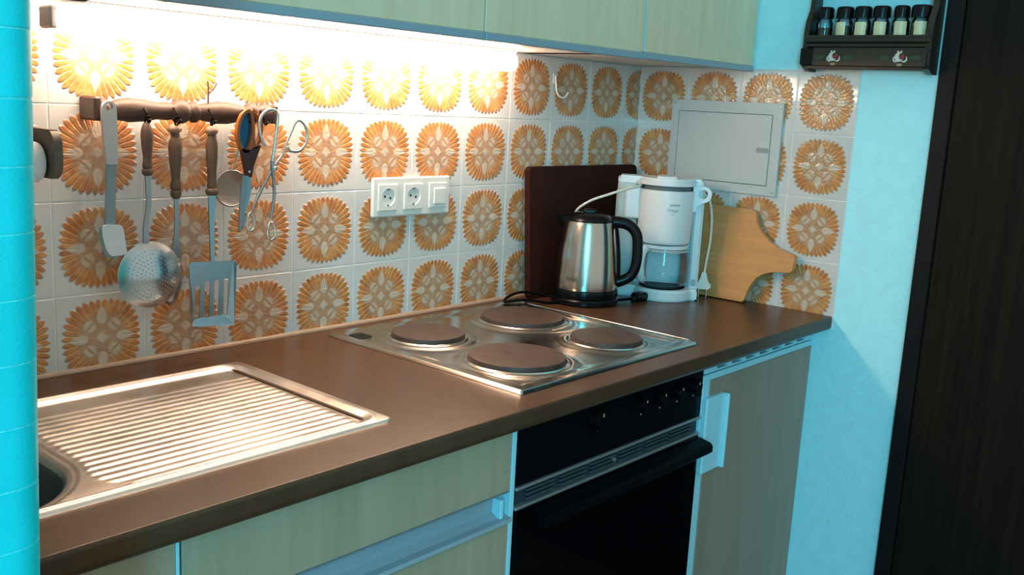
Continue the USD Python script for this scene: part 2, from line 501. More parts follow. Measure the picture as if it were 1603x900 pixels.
# ------------------------------------------------------------------ worktop
def nose(r=.005):
    pts = [(0, 0)]
    for a in np.linspace(90, 180, 7): pts.append((-.599 + r + r * math.cos(math.radians(a)), -r + r * math.sin(math.radians(a))))
    for a in np.linspace(180, 262, 7): pts.append((-.599 + .012 + .012 * math.cos(math.radians(a)), -.022 + .012 * math.sin(math.radians(a))))
    pts += [(-.58, -.035), (0, -.035)]
    return pts
wt = ext(nose(), -2.35, -.001, "yz")
hole = box(-2.185, -.494, -.1, -1.345, -.118, .1)
wtp = thing("worktop", "long brown laminate kitchen worktop with a rounded front edge", "worktop", (-1.2, -.3, -.035))
part(wtp, "slab", sub(wt, hole), "counter", 35)
seal = [(0, 0), (0, .011), (-.003, .0105), (-.007, .008), (-.0095, .004), (-.010, 0)]
struct("trim_1", ext([(a * .6, b * .6 + .0003) for a, b in seal], -2.35, -.002, "yz"), "sealant", 50)

# ------------------------------------------------------------------ sink with fluted drainboard
SX0, SX1, SY0, SY1 = -2.20, -1.309, -.506, -.102
BX0, BX1, BY0, BY1, BR = -2.13, -1.727, -.482, -.140, .125
xs = np.unique(np.concatenate([np.arange(SX0, -1.90, .006), np.arange(-1.90, -1.70, .0014), np.arange(-1.70, SX1 + 1e-6, .0045), [SX1]])); ys = np.arange(SY0, SY1 + 1e-6, .0018)
XX, YY = np.meshgrid(xs, ys, indexing="ij")
ss = lambda x: np.clip(x, 0, 1) ** 2 * (3 - 2 * np.clip(x, 0, 1))


def sdf_rr(X, Y, x0, y0, x1, y1, r):
    qx = np.abs(X - (x0 + x1) / 2) - (x1 - x0) / 2 + r; qy = np.abs(Y - (y0 + y1) / 2) - (y1 - y0) / 2 + r
    return np.hypot(np.maximum(qx, 0), np.maximum(qy, 0)) + np.minimum(np.maximum(qx, qy), 0) - r


rim = -sdf_rr(XX, YY, SX0, SY0, SX1, SY1, .016)              # distance inside the outer outline
Z = .0035 * ss(rim / .006)
inner = -sdf_rr(XX, YY, SX0 + .016, SY0 + .016, SX1 - .022, SY1 - .016, .03)
Z = Z - .0065 * ss(inner / .016) + .0020 * ss(1 - np.abs(inner + .004) / .006)
PITCH = .0182
ph = (YY - (-.470)) / PITCH
k = np.floor(ph + .5)
inband = (ph > -.5) & (k <= 16)
ridge = np.cos(np.clip((ph - k) * 2, -1, 1) * np.pi / 2 * 1.15) ** 1.0
bowl_s = sdf_rr(XX, YY, BX0, BY0, BX1, BY1, BR)
xr = -1.352 + .010 * np.clip((YY + .47) / .3, 0, 1)
front = np.clip((-.40 - YY) / .07, 0, 1)
xl = -2.3 + 0 * XX
endf = ss((xr - XX) / .010) * ss((bowl_s - .010 - .05 * front ** 2) / .010)
Z = Z + np.where(inband, np.clip(ridge, 0, 1) * .0015 * endf, 0)
lip = ss(1 - bowl_s / .008)
Z = np.where(bowl_s < .008, Z * (1 - lip) + (-.0045) * lip, Z)
Z = Z - .150 * ss((-bowl_s - .007) / .045) * (bowl_s < 0) - .005 * ss((-bowl_s) / .018) * (bowl_s < 0)
nx, ny = XX.shape
idx = np.arange(nx * ny).reshape(nx, ny)
quad = np.stack([idx[:-1, :-1], idx[1:, :-1], idx[1:, 1:], idx[:-1, 1:]], -1).reshape(-1, 4)
P3 = np.column_stack([XX.ravel(), YY.ravel(), Z.ravel()])
okr = rim.ravel() >= -1e-6
inb = (bowl_s.ravel()[quad].mean(1) < -.012)
oko = okr[quad].all(1)


def pick(mask):
    q = quad[mask]; u, inv = np.unique(q, return_inverse=True); q = inv.reshape(q.shape)
    return P3[u], np.vstack([q[:, [0, 1, 2]], q[:, [0, 2, 3]]])


sk = thing("sink", "stainless steel inset sink with a fluted drainboard beside the turquoise wall end", "sink", (-1.75, -.3, 0))
part(sk, "drainboard", pick(oko & ~inb), "sink_steel", True)
part(sk, "bowl", pick(oko & inb), "bowl_shade_steel", True, "round-cornered bowl with its shade painted in")
part(sk, "drain_strainer", lathe([(0, -.166), (.03, -.166), (.036, -.163), (.040, -.1615), (.043, -.166)], 32, (-1.93, -.31, 0)), "ring_steel")
part(sk, "overflow_slot", box(-1.96, -.158, -.060, -1.90, -.150, -.048, .002), "hole")

# ------------------------------------------------------------------ hob with four plates
HX0, HX1, HY0, HY1 = -1.073, -.5235, -.5425, -.040
hob = thing("electric_hob", "stainless steel built-in hob with four brown cast-iron hotplates", "hob", (-.80, -.29, 0))
xs = np.arange(HX0, HX1 + 1e-6, (HX1 - HX0) / 150); ys = np.arange(HY0, HY1 + 1e-6, (HY1 - HY0) / 140)
XX, YY = np.meshgrid(xs, ys, indexing="ij")
edge = np.minimum(np.minimum(XX - HX0, HX1 - XX), np.minimum(YY - HY0, HY1 - YY))
Z = .0006 + .0055 * ss(edge / .004) - .0035 * ss((edge - .020) / .020)
PLATES = [(-.938, -.183, .0725), (-.668, -.193, .090), (-.931, -.408, .090), (-.674, -.420, .0725)]
for (cx, cy, r) in PLATES:
    dd = np.hypot(XX - cx, YY - cy) - r
    Z = Z + .0042 * ss(1 - np.abs(dd - .012) / .016)
nx, ny = XX.shape
idx = np.arange(nx * ny).reshape(nx, ny)
q = np.stack([idx[:-1, :-1], idx[1:, :-1], idx[1:, 1:], idx[:-1, 1:]], -1).reshape(-1, 4)
part(hob, "steel_top", (np.column_stack([XX.ravel(), YY.ravel(), Z.ravel()]), np.vstack([q[:, [0, 1, 2]], q[:, [0, 2, 3]]])), "hob_steel", True)
part(hob, "raised_edge", box(HX1 - .0065, HY0 + .02, .005, HX1 - .0015, HY1 - .02, .0078, .001), "ring_steel", label="bright right edge of the steel top")
for (cx, cy, r) in PLATES:
    pl = part(hob, "hotplate", lathe([(0, .0158), (.021, .0158), (.0235, .0170), (r - .006, .0172), (r - .002, .0162), (r - .0005, .013), (r - .0005, .004), (0, .004)], 64, (cx, cy, 0)), "plate_iron", 35)
    part(pl, "rim_ring", lathe([(r - .0004, .0080), (r + .0020, .0092), (r + .0045, .0084), (r + .0065, .0064), (r + .0120, .0050), (r + .0120, .0030), (r - .0004, .0030)], 64, (cx, cy, 0)), "ring_steel", 60)
bd = part(hob, "badge", ext(rrect(-1.0555, -.121, -1.0245, -.082, .006), .0055, .0072), "badge")
bt = meshkit.text_mesh("M", .014, .0005)
bt.apply_translation([-1.047, -.108, .0072])
part(bd, "mark", bt, "black")

# ------------------------------------------------------------------ base units
FY = -.555


def front(parent, name, x0, x1, z0, z1, mat="front_shaded", t=.016, label=None):
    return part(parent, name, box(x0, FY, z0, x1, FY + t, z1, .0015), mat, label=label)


def carcass(parent, x0, x1, z0=-H + .10, z1=-.036, hollow=False):
    s = [box(x0, FY + .018, z0, x0 + .016, -.02, z1), box(x1 - .016, FY + .018, z0, x1, -.02, z1), box(x0, FY + .018, z0, x1, -.02, z0 + .016), box(x0, -.03, z0, x1, -.02, z1)]
    s.append(box(x0, FY + .018, z1 - .004, x1, FY + .045, z1) if hollow else box(x0, FY + .018, z1 - .016, x1, FY + .10, z1))
    part(parent, "carcass", cat(*s), "carcass", False)


def grip(parent, x0, x1, z1):
    """Full-width grip channel under a drawer front, with a stop block at its right end."""
    y, z = FY, z1
    prof = [(y, z), (y + .002, z - .003), (y + .018, z - .014), (y + .019, z - .036), (y + .006, z - .043), (y - .006, z - .044), (y - .008, z - .050), (y + .004, z - .056), (y + .024, z - .056), (y + .024, z)]
    gr = part(parent, "grip_channel", ext(prof, x0, x1, "yz"), "strip", 20, "blue-grey plastic grip channel")
    part(gr, "end_stop", box(x1 - .020, y + .001, z - .044, x1 - .012, y + .02, z - .012, .001), "white_lip")
    part(gr, "end_stop", box(x0 + .012, y + .001, z - .044, x0 + .020, y + .02, z - .012, .001), "white_lip")


u = thing("base_cabinet", "pale wood sink base cabinet at the far left below the drainboard", "cabinet", (-1.99, -.3, -H))
carcass(u, -2.30, -1.688, hollow=True)
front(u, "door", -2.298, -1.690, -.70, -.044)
part(u, "edge_strip", box(-1.690, FY - .0005, -.70, -1.6855, FY + .018, -.044, .0008), "white_lip", label="bright edge strip")
part(u, "plinth", box(-2.30, FY + .06, -H, -1.688, FY + .075, -H + .10), "carcass")
u = thing("drawer_cabinet", "pale wood drawer cabinet with blue-grey grip channels left of the oven", "cabinet", (-1.39, -.3, -H))
carcass(u, -1.684, -1.094)
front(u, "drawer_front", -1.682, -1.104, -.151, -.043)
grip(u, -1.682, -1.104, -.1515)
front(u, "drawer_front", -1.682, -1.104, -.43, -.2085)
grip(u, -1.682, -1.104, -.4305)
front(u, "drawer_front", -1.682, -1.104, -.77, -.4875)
part(u, "side_strip", box(-1.1035, FY - .001, -.77, -1.0935, FY + .018, -.040, .001), "white_lip", label="pale blue strip beside the oven")
part(u, "plinth", box(-1.684, FY + .06, -H, -1.094, FY + .075, -H + .10), "carcass")

# ------------------------------------------------------------------ oven
ov = thing("oven", "black built-in oven with a bar handle under the hob", "oven", (-.80, -.3, -H))
OX0, OX1 = -1.0915, -.5125
part(ov, "body", box(OX0 + .004, FY + .02, -H + .10, OX1 - .004, -.03, -.04), "oven_black", False)
part(ov, "control_panel", box(OX0, FY, -.150, OX1, FY + .02, -.040, .002), "oven_black")
for kx in (-.885, -.748, -.684, -.622, -.560):
    r = .021 if kx < -.8 else .016
    kn = part(ov, "knob", lathe([(0, FY - .020), (r * .72, FY - .020), (r * .82, FY - .018), (r, FY - .004), (r, FY), (0, FY)], 28, (kx, 0, -.076), "y"), "black_matt")
    part(kn, "pointer", box(kx - .001, FY - .0206, -.076 + r * .35, kx + .001, FY - .0198, -.076 + r * .65), "label")
    part(ov, "print_dot", lathe([(0, FY - .0005), (.0016, FY - .0005), (.0016, FY), (0, FY)], 10, (kx + .012, 0, -.100), "y"), "label")
part(ov, "trim_strip", box(OX0, FY - .004, -.1555, OX1, FY + .01, -.1500, .0012), "trim_alu")
vg = part(ov, "vent_grille", box(OX0 + .002, FY + .006, -.184, OX1 - .002, FY + .012, -.1555), "vent_dark")
n = 6
for i in range(n):
    xa = OX0 + .03 + i * (OX1 - OX0 - .05) / n; xb = xa + (OX1 - OX0 - .05) / n - .014
    for zc in (-.162, -.1695, -.177):
        part(vg, "louvre", box(xa, FY - .001, zc - .0018, xb, FY + .007, zc + .0018, .0006), "vent_slat")
part(ov, "lock_screw", lathe([(0, FY - .003), (.004, FY - .003), (.0045, FY), (.0045, FY + .008), (0, FY + .008)], 16, (-.815, 0, -.1695), "y"), "trim_alu")
part(ov, "trim_strip", box(OX0, FY - .004, -.1895, OX1, FY + .01, -.1838, .0012), "trim_alu")
part(ov, "door", box(OX0 + .001, FY - .004, -.66, OX1 - .001, FY + .02, -.1915, .003), "oven_glass")
hp = [(FY - .004, -.1960), (FY - .010, -.1930), (FY - .034, -.1975), (FY - .040, -.2035), (FY - .040, -.2150), (FY - .034, -.2210), (FY - .024, -.2200), (FY - .020, -.2120), (FY - .004, -.2110)]
part(ov, "handle", ext(hp, -1.055, -.520, "yz"), "black_matt", 40)
part(ov, "drawer", box(OX0 + .001, FY - .002, -.77, OX1 - .001, FY + .02, -.664, .003), "oven_black")

# ------------------------------------------------------------------ built-in fridge on the right
fr = thing("built_in_fridge", "narrow fridge with a greyish wood panel door against the right wall", "fridge", (-.256, -.3, -H))
FX0, FX1 = -.5105, -.004
part(fr, "body", box(FX0 + .002, FY + .022, -H + .06, FX1, -.03, -.038), "white_enamel", False)
tg = box(FX0, FY - .002, -.0625, FX1, FY + .02, -.040, .0012)
slots = [box(FX0 + .048 + i * .062, FY - .02, -.0580, FX0 + .048 + i * .062 + .046, FY + .012, -.0525) for i in range(7)]
part(fr, "vent_strip", sub(tg, *slots), "white_lip", False, "white vent strip with a row of slots")
part(fr, "vent_shadow", box(FX0 + .01, FY + .008, -.076, FX1 - .004, FY + .021, -.044), "vent_dark", False)
dr = part(fr, "door", box(FX0, FY, -.76, FX1, FY + .018, -.0665, .0012), "white_lip")
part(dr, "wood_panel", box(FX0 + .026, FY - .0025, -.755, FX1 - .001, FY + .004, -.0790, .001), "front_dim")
hd = cat(box(FX0 + .001, FY - .013, -.278, FX0 + .082, FY + .004, -.113, .003), box(FX0 + .072, FY - .022, -.278, FX0 + .082, FY - .004, -.113, .003))
part(dr, "handle", hd, "white_lip", label="wide white plastic grip plate")

# ------------------------------------------------------------------ wall cabinets and the lamp under them
CY = -.328
UZ = .5765


def wall_cabinet(x0, x1, doors, label, zoff=0.0, edge=None):
    w = thing("wall_cabinet", label, "cabinet", ((x0 + x1) / 2, CY / 2, UZ))
    b = cat(box(x0 + .001, CY + .018, UZ, x0 + .017, -.001, 1.20), box(x1 - .017, CY + .018, UZ, x1 - .001, -.001, 1.20), box(x0 + .001, CY + .018, UZ, x1 - .001, -.001, UZ + .016), box(x0 + .001, CY + .018, 1.184, x1 - .001, -.001, 1.20), box(x0 + .001, -.006, UZ, x1 - .001, -.001, 1.20))
    part(w, "carcass", b, "lamp_body", False)
    for k_, (a, c) in enumerate(doors):
        dd_ = part(w, "door", box(a + .0015, CY, .580 + zoff, c - .0015, CY + .016, 1.198, .0012), "front")
        part(dd_, "bottom_strip", box(a + .0012, CY - .003, .5665 + zoff, c - .0012, CY + .017, .5798 + zoff, .0012), "strip", label="blue-grey strip along the lower edge")
    return w


wall_cabinet(-2.16, -1.565, [(-2.16, -1.565)], "pale wood wall cabinet at the far left over the utensil rail")
wall_cabinet(-1.564, -.4845, [(-1.564, -.9705), (-.9705, -.4845)], "wide pale wood wall cabinet with two doors above the lit lamp")
w3 = wall_cabinet(-.4835, -.0015, [(-.4835, -.0015)], "pale wood wall cabinet in the corner beside the light blue wall", .0015)
part(w3, "edge_strip", box(-.4838, CY - .001, .582, -.4815, CY + .010, 1.197), "white_lip", label="pale strip on the left door edge")

lp = thing("under_cabinet_lamp", "long glowing strip lamp under the wall cabinets", "lamp", (-1.1, -.055, .53))
part(lp, "housing", box(-1.584, -.074, .569, -.592, -.030, UZ - .0005, .002), "lamp_body")
part(lp, "diffuser", rbox(-1.588, -.080, .5295, -.588, -.024, .5695, .014, 16), "lamp", 40)
part(lp, "end_cap", box(-1.5985, -.070, .534, -1.5865, -.032, .566, .003), "lamp_end", label="grey end cap")

# ------------------------------------------------------------------ sockets and small wall things
so = thing("socket_panel", "white triple wall plate with two sockets and a switch on the tiles", "socket", (-.828, 0, .26))
SZ0, SZ1 = .2185, .3000
part(so, "frame", box(-.9385, -.0095, SZ0, -.7185, 0, SZ1, .003), "socket_white")
for cx in (-.8995, -.8285):
    ins = sub(box(cx - .0265, -.0125, .232, cx + .0265, -.006, .2865, .0015), lathe([(0, -.02), (.0195, -.02), (.0195, 0), (0, 0)], 36, (cx, 0, .2595), "y"))
    s_ = part(so, "socket", ins, "socket_white")
    cup = lathe([(.0195, -.0125), (.0188, -.0128), (.0182, -.0122), (.0178, -.0100), (0, -.0098)], 36, (cx, 0, .2595), "y")
    part(s_, "recess", cup, "socket_white", 40)
    for sx in (-1, 1):
        part(s_, "pin_hole", lathe([(0, -.0104), (.0024, -.0104), (.0024, -.0097), (0, -.0097)], 12, (cx + sx * .0095 * (.8), 0, .2595 - sx * .0018), "y"), "hole")
    for sz in (-1, 1):
        part(s_, "earth_clip", box(cx - .0022, -.0128, .2595 + sz * .0165 - .0018, cx + .0022, -.0098, .2595 + sz * .0165 + .0018), "dull_steel")
s_ = part(so, "switch", box(-.7840, -.0125, .232, -.7310, -.006, .2865, .0015), "socket_white")
part(s_, "rocker", box(-.7720, -.0155, .240, -.7350, -.0115, .2755, .002), "socket_white")

hk = thing("wall_hook", "small white J-shaped hook stuck on the tiles near the corner", "hook", (-.362, 0, .50))
part(hk, "back_plate", box(-.377, -.0035, .512, -.362, 0, .538, .0015), "hook_white")
part(hk, "hook_arm", tube(spl([(-.370, -.004, .530), (-.370, -.007, .512), (-.369, -.010, .494), (-.362, -.013, .484), (-.350, -.015, .481), (-.339, -.016, .486), (-.333, -.016, .494)], 6), [.0026] * 37, 8), "hook_white", 60)

fb = thing("fuse_box", "grey metal fuse box cover on the tiled right wall", "fuse box", (-.005, -.267, .38))
FB = (-.4236, -.1105, .2700, .4940)
frm = Polygon([(FB[0], FB[2]), (FB[1], FB[2]), (FB[1], FB[3]), (FB[0], FB[3])]).difference(Polygon([(-.3985, .2925), (-.1320, .2925), (-.1320, .4665), (-.3985, .4665)]))
part(fb, "frame", ext(frm, -.009, 0, "yz"), "fuse_grey", False)
part(fb, "gap", box(-.0022, -.3985, .2925, 0, -.1320, .4665), "hole", False)
dp = part(fb, "door", box(-.0085, -.3960, .2937, -.0015, -.1326, .4655, .001), "fuse_grey")
M["fuse_dark"] = plain("grey_latch", (.27, .30, .30), .45)
part(dp, "latch", box(-.0098, -.3940, .3735, -.0083, -.3620, .3850, .0006), "fuse_dark")
for yy, z_ in ((-.416, .486), (-.416, .278), (-.118, .486), (-.118, .278)):
    part(fb, "screw", lathe([(0, -.0102), (.0022, -.0100), (.0026, -.009), (0, -.009)], 10, (0, yy, z_), "x"), "dull_steel")

# ------------------------------------------------------------------ paper roll holder
ph_ = thing("paper_roll_holder", "brown wooden paper roll holder on the tiles behind the turquoise wall end", "holder", (-1.70, 0, .355))
part(ph_, "back_board", box(-1.90, -.014, .316, -1.6055, 0, .394, .004), "holder_wood")
for xe in (-1.6150, -1.896):
    ck = unary_union([sbox(-.105, .3225, 0, .392), rrect(-.120, .3225, -.03, .392, .022)])
    part(ph_, "side_cheek", ext(ck, xe - .006, xe + .006, "yz"), "holder_wood", 30)
part(ph_, "dowel", lathe([(0, -1.892), (.008, -1.892), (.008, -1.6205), (0, -1.6205)], 16, (0, -.075, .345), "x"), "holder_wood")
pr = thing("paper_roll", "white paper roll on the wooden holder, half hidden by the wall end", "paper roll", (-1.72, -.075, .345))
part(pr, "roll", lathe([(.0085, -1.875), (.026, -1.875), (.0285, -1.872), (.0285, -1.629), (.027, -1.625), (.0085, -1.625), (.0085, -1.875)], 40, (0, -.075, .345), "x"), "paper", 40)

# ------------------------------------------------------------------ utensil rail
rl = thing("utensil_rail", "dark turned-wood utensil rail with forked hooks on the tiled wall", "rail", (-1.362, -.03, .42))
RY, RZ = -.034, .4205
prof = [(0, -1.517), (.0125, -1.517), (.0155, -1.512), (.0155, -1.505), (.0110, -1.500), (.0105, -1.494), (.0135, -1.486), (.0165, -1.466), (.0150, -1.440), (.0115, -1.418), (.0125, -1.400), (.0110, -1.392), (.0165, -1.384), (.0170, -1.374), (.0140, -1.366), (.0105, -1.362), (.0150, -1.356), (.0150, -1.350), (.0105, -1.345), (.0120, -1.338), (.0160, -1.310), (.0160, -1.290), (.0120, -1.262), (.0100, -1.254), (.0160, -1.247), (.0160, -1.238), (.0105, -1.232), (.0140, -1.222), (.0150, -1.210), (.0120, -1.200), (0, -1.197)]
part(rl, "turned_bar", lathe([(r_ * 1.16, x_) for r_, x_ in prof], 28, (0, RY, RZ), "x"), "rail_wood", 50)
part(rl, "end_block", box(-1.5285, -.052, .4035, -1.5165, 0, .4400, .003), "rail_wood")
part(rl, "end_block", box(-1.206, -.050, .4045, -1.195, 0, .4370, .003), "rail_wood")
for hx in (-1.4485, -1.3965, -1.333, -1.268, -1.232):
    hkp = [(hx, -.048, RZ + .006), (hx, -.058, RZ - .002), (hx, -.060, RZ - .012), (hx, -.064, RZ - .017), (hx, -.070, RZ - .012)]
    part(rl, "hook", tube(spl(hkp, 5), .0018, 8), "black_matt", 60)
part(rl, "forked_wire", cat(tube(spl([(-1.3266, -.036, .430), (-1.3270, -.037, .447), (-1.3262, -.037, .457), (-1.3282, -.038, .472)], 6), .0014, 8), tube(spl([(-1.3266, -.037, .4525), (-1.3190, -.037, .4575), (-1.3114, -.038, .4690)], 6), .0014, 8)), "dark_handle", 60, "thin forked wire standing up from the bar")


def flat_outline(pts, y0, y1, k=6):
    return ext(Polygon(spl([(a, b) for a, b in pts], k, True)).buffer(0), y0, y1, "xz")


# nylon spatula
sp = thing("spatula", "pale nylon spatula hanging first from the left on the rail", "spatula", (-1.51, -.056, .43))
hd = Polygon([(-1.5215, .421), (-1.5205, .3900), (-1.5165, .3380), (-1.5000, .3380), (-1.4985, .3900), (-1.4990, .421)]).union(Point(-1.5102, .4225).buffer(.0112, quad_segs=8)).difference(Point(-1.5102, .4250).buffer(.0056, quad_segs=8))
part(sp, "handle_grip", ext(hd, -.0625, -.0545, "xz"), "tool_white", 40)
part(sp, "shaft", ext([(-1.5165, .3400), (-1.4998, .3400), (-1.5058, .2380), (-1.5200, .2380)], -.0605, -.0565, "xz"), "tool_grey", 30)
b1 = Polygon(spl([(-1.5262, .2430), (-1.5060, .2446), (-1.4945, .2400), (-1.4895, .2080), (-1.4895, .1985), (-1.5060, .1960), (-1.5165, .1985), (-1.5240, .2150)], 5, True))
M["blade_white"] = plain("whitish_nylon", (.66, .68, .72), .4)
part(sp, "blade", ext(b1, -.0640, -.0610, "xz"), "blade_white", 30, "whitish blade")
b2 = Polygon(spl([(-1.5292, .2420), (-1.5060, .2440), (-1.4945, .2380), (-1.4905, .2060), (-1.4910, .1965), (-1.5080, .1932), (-1.5205, .1960), (-1.5275, .2140)], 5, True))
part(sp, "blade_back", ext(b2, -.0610, -.0595, "xz"), "tool_grey", 30)


def turned(parent, prof, x, y, mat, n=20, tilt=0.0, name="handle", label=None):
    v, f = lathe(prof, n, (0, 0, 0)); v = v + [x, y, 0]; v[:, 0] += tilt * (v[:, 2] - .35)
    return part(parent, name, (v, f), mat, 50, label)


def flatbar(pts, widths, t, nrm=(0, 1, 0), k=6):
    """A flat strip of metal along a curve: widths in the x direction, thickness t."""
    P = spl(pts, k); w = np.interp(np.linspace(0, 1, len(P)), np.linspace(0, 1, len(widths)), widths)
    n = len(P); v = []
    for i in range(n):
        for (a, b) in ((-1, -1), (1, -1), (1, 1), (-1, 1)): v.append(P[i] + [a * w[i] / 2, b * t / 2, 0])
    f = []
    for i in range(n - 1):
        for j in range(4):
            k2 = (j + 1) % 4; f += [(4 * i + j, 4 * i + k2, 4 * i + 4 + k2), (4 * i + j, 4 * i + 4 + k2, 4 * i + 4 + j)]
    f += [(0, 2, 1), (0, 3, 2), (4 * n - 4, 4 * n - 3, 4 * n - 2), (4 * n - 4, 4 * n - 2, 4 * n - 1)]
    return fix((np.array(v), np.array(f)))


# skimmer
sm = thing("skimmer", "round perforated steel skimmer with a dark wooden handle on the rail", "skimmer", (-1.449, -.06, .42))
part(sm, "hanging_loop", tube(spl([(-1.4485, -.060, .400), (-1.4535, -.062, .406), (-1.4510, -.064, .4125), (-1.4465, -.064, .4125), (-1.4440, -.062, .406)], 5, True), .0014, 8, True), "black_matt", 60)
turned(sm, [(0, .4045), (.0045, .4030), (.0085, .3940), (.0098, .3840), (.0086, .3640), (.0064, .3480), (.0072, .3400), (.0080, .3340), (.0066, .3310), (.0088, .3285), (.0088, .3235), (.0060, .3200), (0, .3190)], -1.4495, -.060, "dark_handle")
part(sm, "stem", flatbar([(-1.4500, -.060, .324), (-1.4490, -.061, .295), (-1.4500, -.062, .272), (-1.4550, -.062, .245), (-1.4565, -.062, .222), (-1.4535, -.061, .206)], [.0092, .0088, .0078, .0072, .0072, .0100], .0028), "dull_steel", 40)
cx, cz, rr_ = -1.4490, .1600, .0530
th_ = np.linspace(0, 1, 14)
dish_o = [(rr_ * t, -.062 - .020 * (1 - t * t)) for t in th_]; dish_i = [(rr_ * t, -.0605 - .020 * (1 - t * t)) for t in th_[::-1]]
part(sm, "dish", lathe(dish_o + [(rr_ + .0015, -.0612)] + dish_i, 64, (cx, 0, cz), "y"), "dish_steel", 60)
holes = []
for ring in range(1, 8):
    nh = 6 * ring; rh = ring * .0060
    for j in range(nh):
        a = 2 * math.pi * (j + .5 * (ring % 2)) / nh; t = rh / rr_
        holes.append(lathe([(0, -.0003), (.0011, -.0003), (.0011, .0006), (0, .0006)], 6, (cx + rh * math.cos(a), -.0622 - .020 * (1 - t * t), cz + rh * math.sin(a)), "y"))
part(sm, "holes", cat(*holes), "dull_steel", False, kind="stuff")

# serving spoon, hidden behind the skimmer
sn = thing("serving_spoon", "metal serving spoon with a light brown wooden handle behind the skimmer", "spoon", (-1.396, -.045, .42))
part(sn, "hanging_loop", tube(spl([(-1.3962, -.056, .399), (-1.4005, -.058, .405), (-1.3985, -.060, .4125), (-1.3940, -.060, .4125), (-1.3920, -.058, .405)], 5, True), .0014, 8, True), "black_matt", 60)
KN = [(0, .4015), (.0060, .4005), (.0105, .3955), (.0108, .3915), (.0090, .3880), (.0058, .3855)]
turned(sn, KN + [(0, .3853)], -1.3965, -.050, "bare_wood", 20, name="handle_knob")
turned(sn, [(0, .3858), (.0072, .3855), (.0072, .3815), (.0066, .3790), (.0098, .3740), (.0110, .3620), (.0098, .3400), (.0074, .3200), (.0064, .3100), (.0086, .3040), (.0086, .2960), (.0070, .2945), (.0090, .2915), (.0084, .2840), (.0050, .2800), (0, .2795)], -1.3955, -.050, "brown_handle")
part(sn, "stem", flatbar([(-1.3945, -.050, .286), (-1.3945, -.050, .255), (-1.3945, -.049, .225), (-1.3940, -.047, .200), (-1.3940, -.044, .180)], [.0080, .0074, .0080, .0140, .0220], .0026), "dull_steel", 40)
vv, ff = lathe([(.0, -.006), (.55, -.005), (.85, -.002), (1.0, .002), (.93, .0035), (.6, -.002), (0, -.003)], 36, (0, 0, 0), "y")
vv = vv * [.0215, 1.6, .047] + [-1.4000, -.040, .1470]
part(sn, "spoon_bowl", (vv, ff), "dull_steel", 50)

# slotted turner
tn = thing("slotted_turner", "slotted steel turner with a brown wooden handle hanging right of the skimmer", "turner", (-1.333, -.055, .42))
part(tn, "hanging_loop", tube(spl([(-1.3325, -.056, .398), (-1.3350, -.058, .406), (-1.3335, -.061, .4135), (-1.3310, -.060, .4100), (-1.3315, -.058, .404)], 5, True), .0012, 8, True), "black_matt", 60)
turned(tn, [(0, .4000), (.0060, .3990), (.0104, .3942), (.0106, .3902), (.0088, .3865), (.0056, .3840), (0, .3838)], -1.3325, -.056, "bare_wood", 20, name="handle_knob")
turned(tn, [(0, .3843), (.0070, .3840), (.0070, .3800), (.0088, .3760), (.0100, .3640), (.0094, .3450), (.0078, .3250), (.0072, .3070), (.0086, .3000), (.0076, .2960), (.0110, .2925), (.0106, .2865), (.0072, .2840), (0, .2835)], -1.3325, -.056, "brown_handle")
part(tn, "stem", flatbar([(-1.3328, -.056, .288), (-1.3335, -.056, .262), (-1.3338, -.057, .222), (-1.3340, -.058, .190), (-1.3340, -.059, .172)], [.0128, .0112, .0092, .0078, .0080], .0030), "tool_steel", 40)
bl = Polygon([(-1.3775, .0650), (-1.3805, .1690), (-1.3755, .1745), (-1.2945, .1695), (-1.2885, .1640), (-1.2985, .0575)]).buffer(-.003).buffer(.003, quad_segs=6)
slt = []
for i, (xa, zt) in enumerate(((-1.3640, .1330), (-1.3455, .1385), (-1.3275, .1385), (-1.3095, .1400))):
    slt.append(Polygon([(xa - .0046, zt - .003), (xa - .0032, zt), (xa + .0032, zt), (xa + .0046, zt - .003), (xa + .0030 - .002, .0770), (xa - .0036 - .002, .0775)]).buffer(.0008))
v, f = ext(bl.difference(unary_union(slt)), -.0620, -.0605, "xz")
v[:, 1] += -.010 * np.clip((.078 - v[:, 2]) / .02, 0, 1) ** 1.5
part(tn, "blade", (v, f), "tool_steel", 20)

# small strainer behind the scissors
stn = thing("tea_strainer", "small round wire strainer hanging behind the scissors", "strainer", (-1.275, -.022, .42))
scx, scz = -1.2750, .2910
part(stn, "rim", tube(np.array([(scx + .0325 * math.cos(a), -.026, scz + .0310 * math.sin(a)) for a in np.linspace(0, 2 * np.pi, 40, endpoint=False)]), .0017, 8, True), "dull_steel", 60)
part(stn, "mesh_bowl", lathe([(0, -.016), (.012, -.0165), (.022, -.019), (.029, -.0235), (.0315, -.026)], 40, (scx, 0, scz), "y"), "wire_mesh", True)
part(stn, "handle", tube(spl([(-1.2750, -.026, .3222), (-1.2660, -.027, .345), (-1.2600, -.030, .385), (-1.2640, -.040, .412), (-1.2690, -.052, .4180), (-1.2675, -.054, .4110)], 6), .0015, 8), "wire_steel", 60)

# scissors
sc = thing("scissors", "kitchen scissors with amber and dark red handles hanging closed on the rail", "scissors", (-1.27, -.062, .42))


def loop(pts, y, r, hole_in):
    outer = Polygon(spl(pts, 8, True)).buffer(0); inner = outer.buffer(-hole_in)
    return ext(outer.difference(inner), y - r, y + r, "xz")


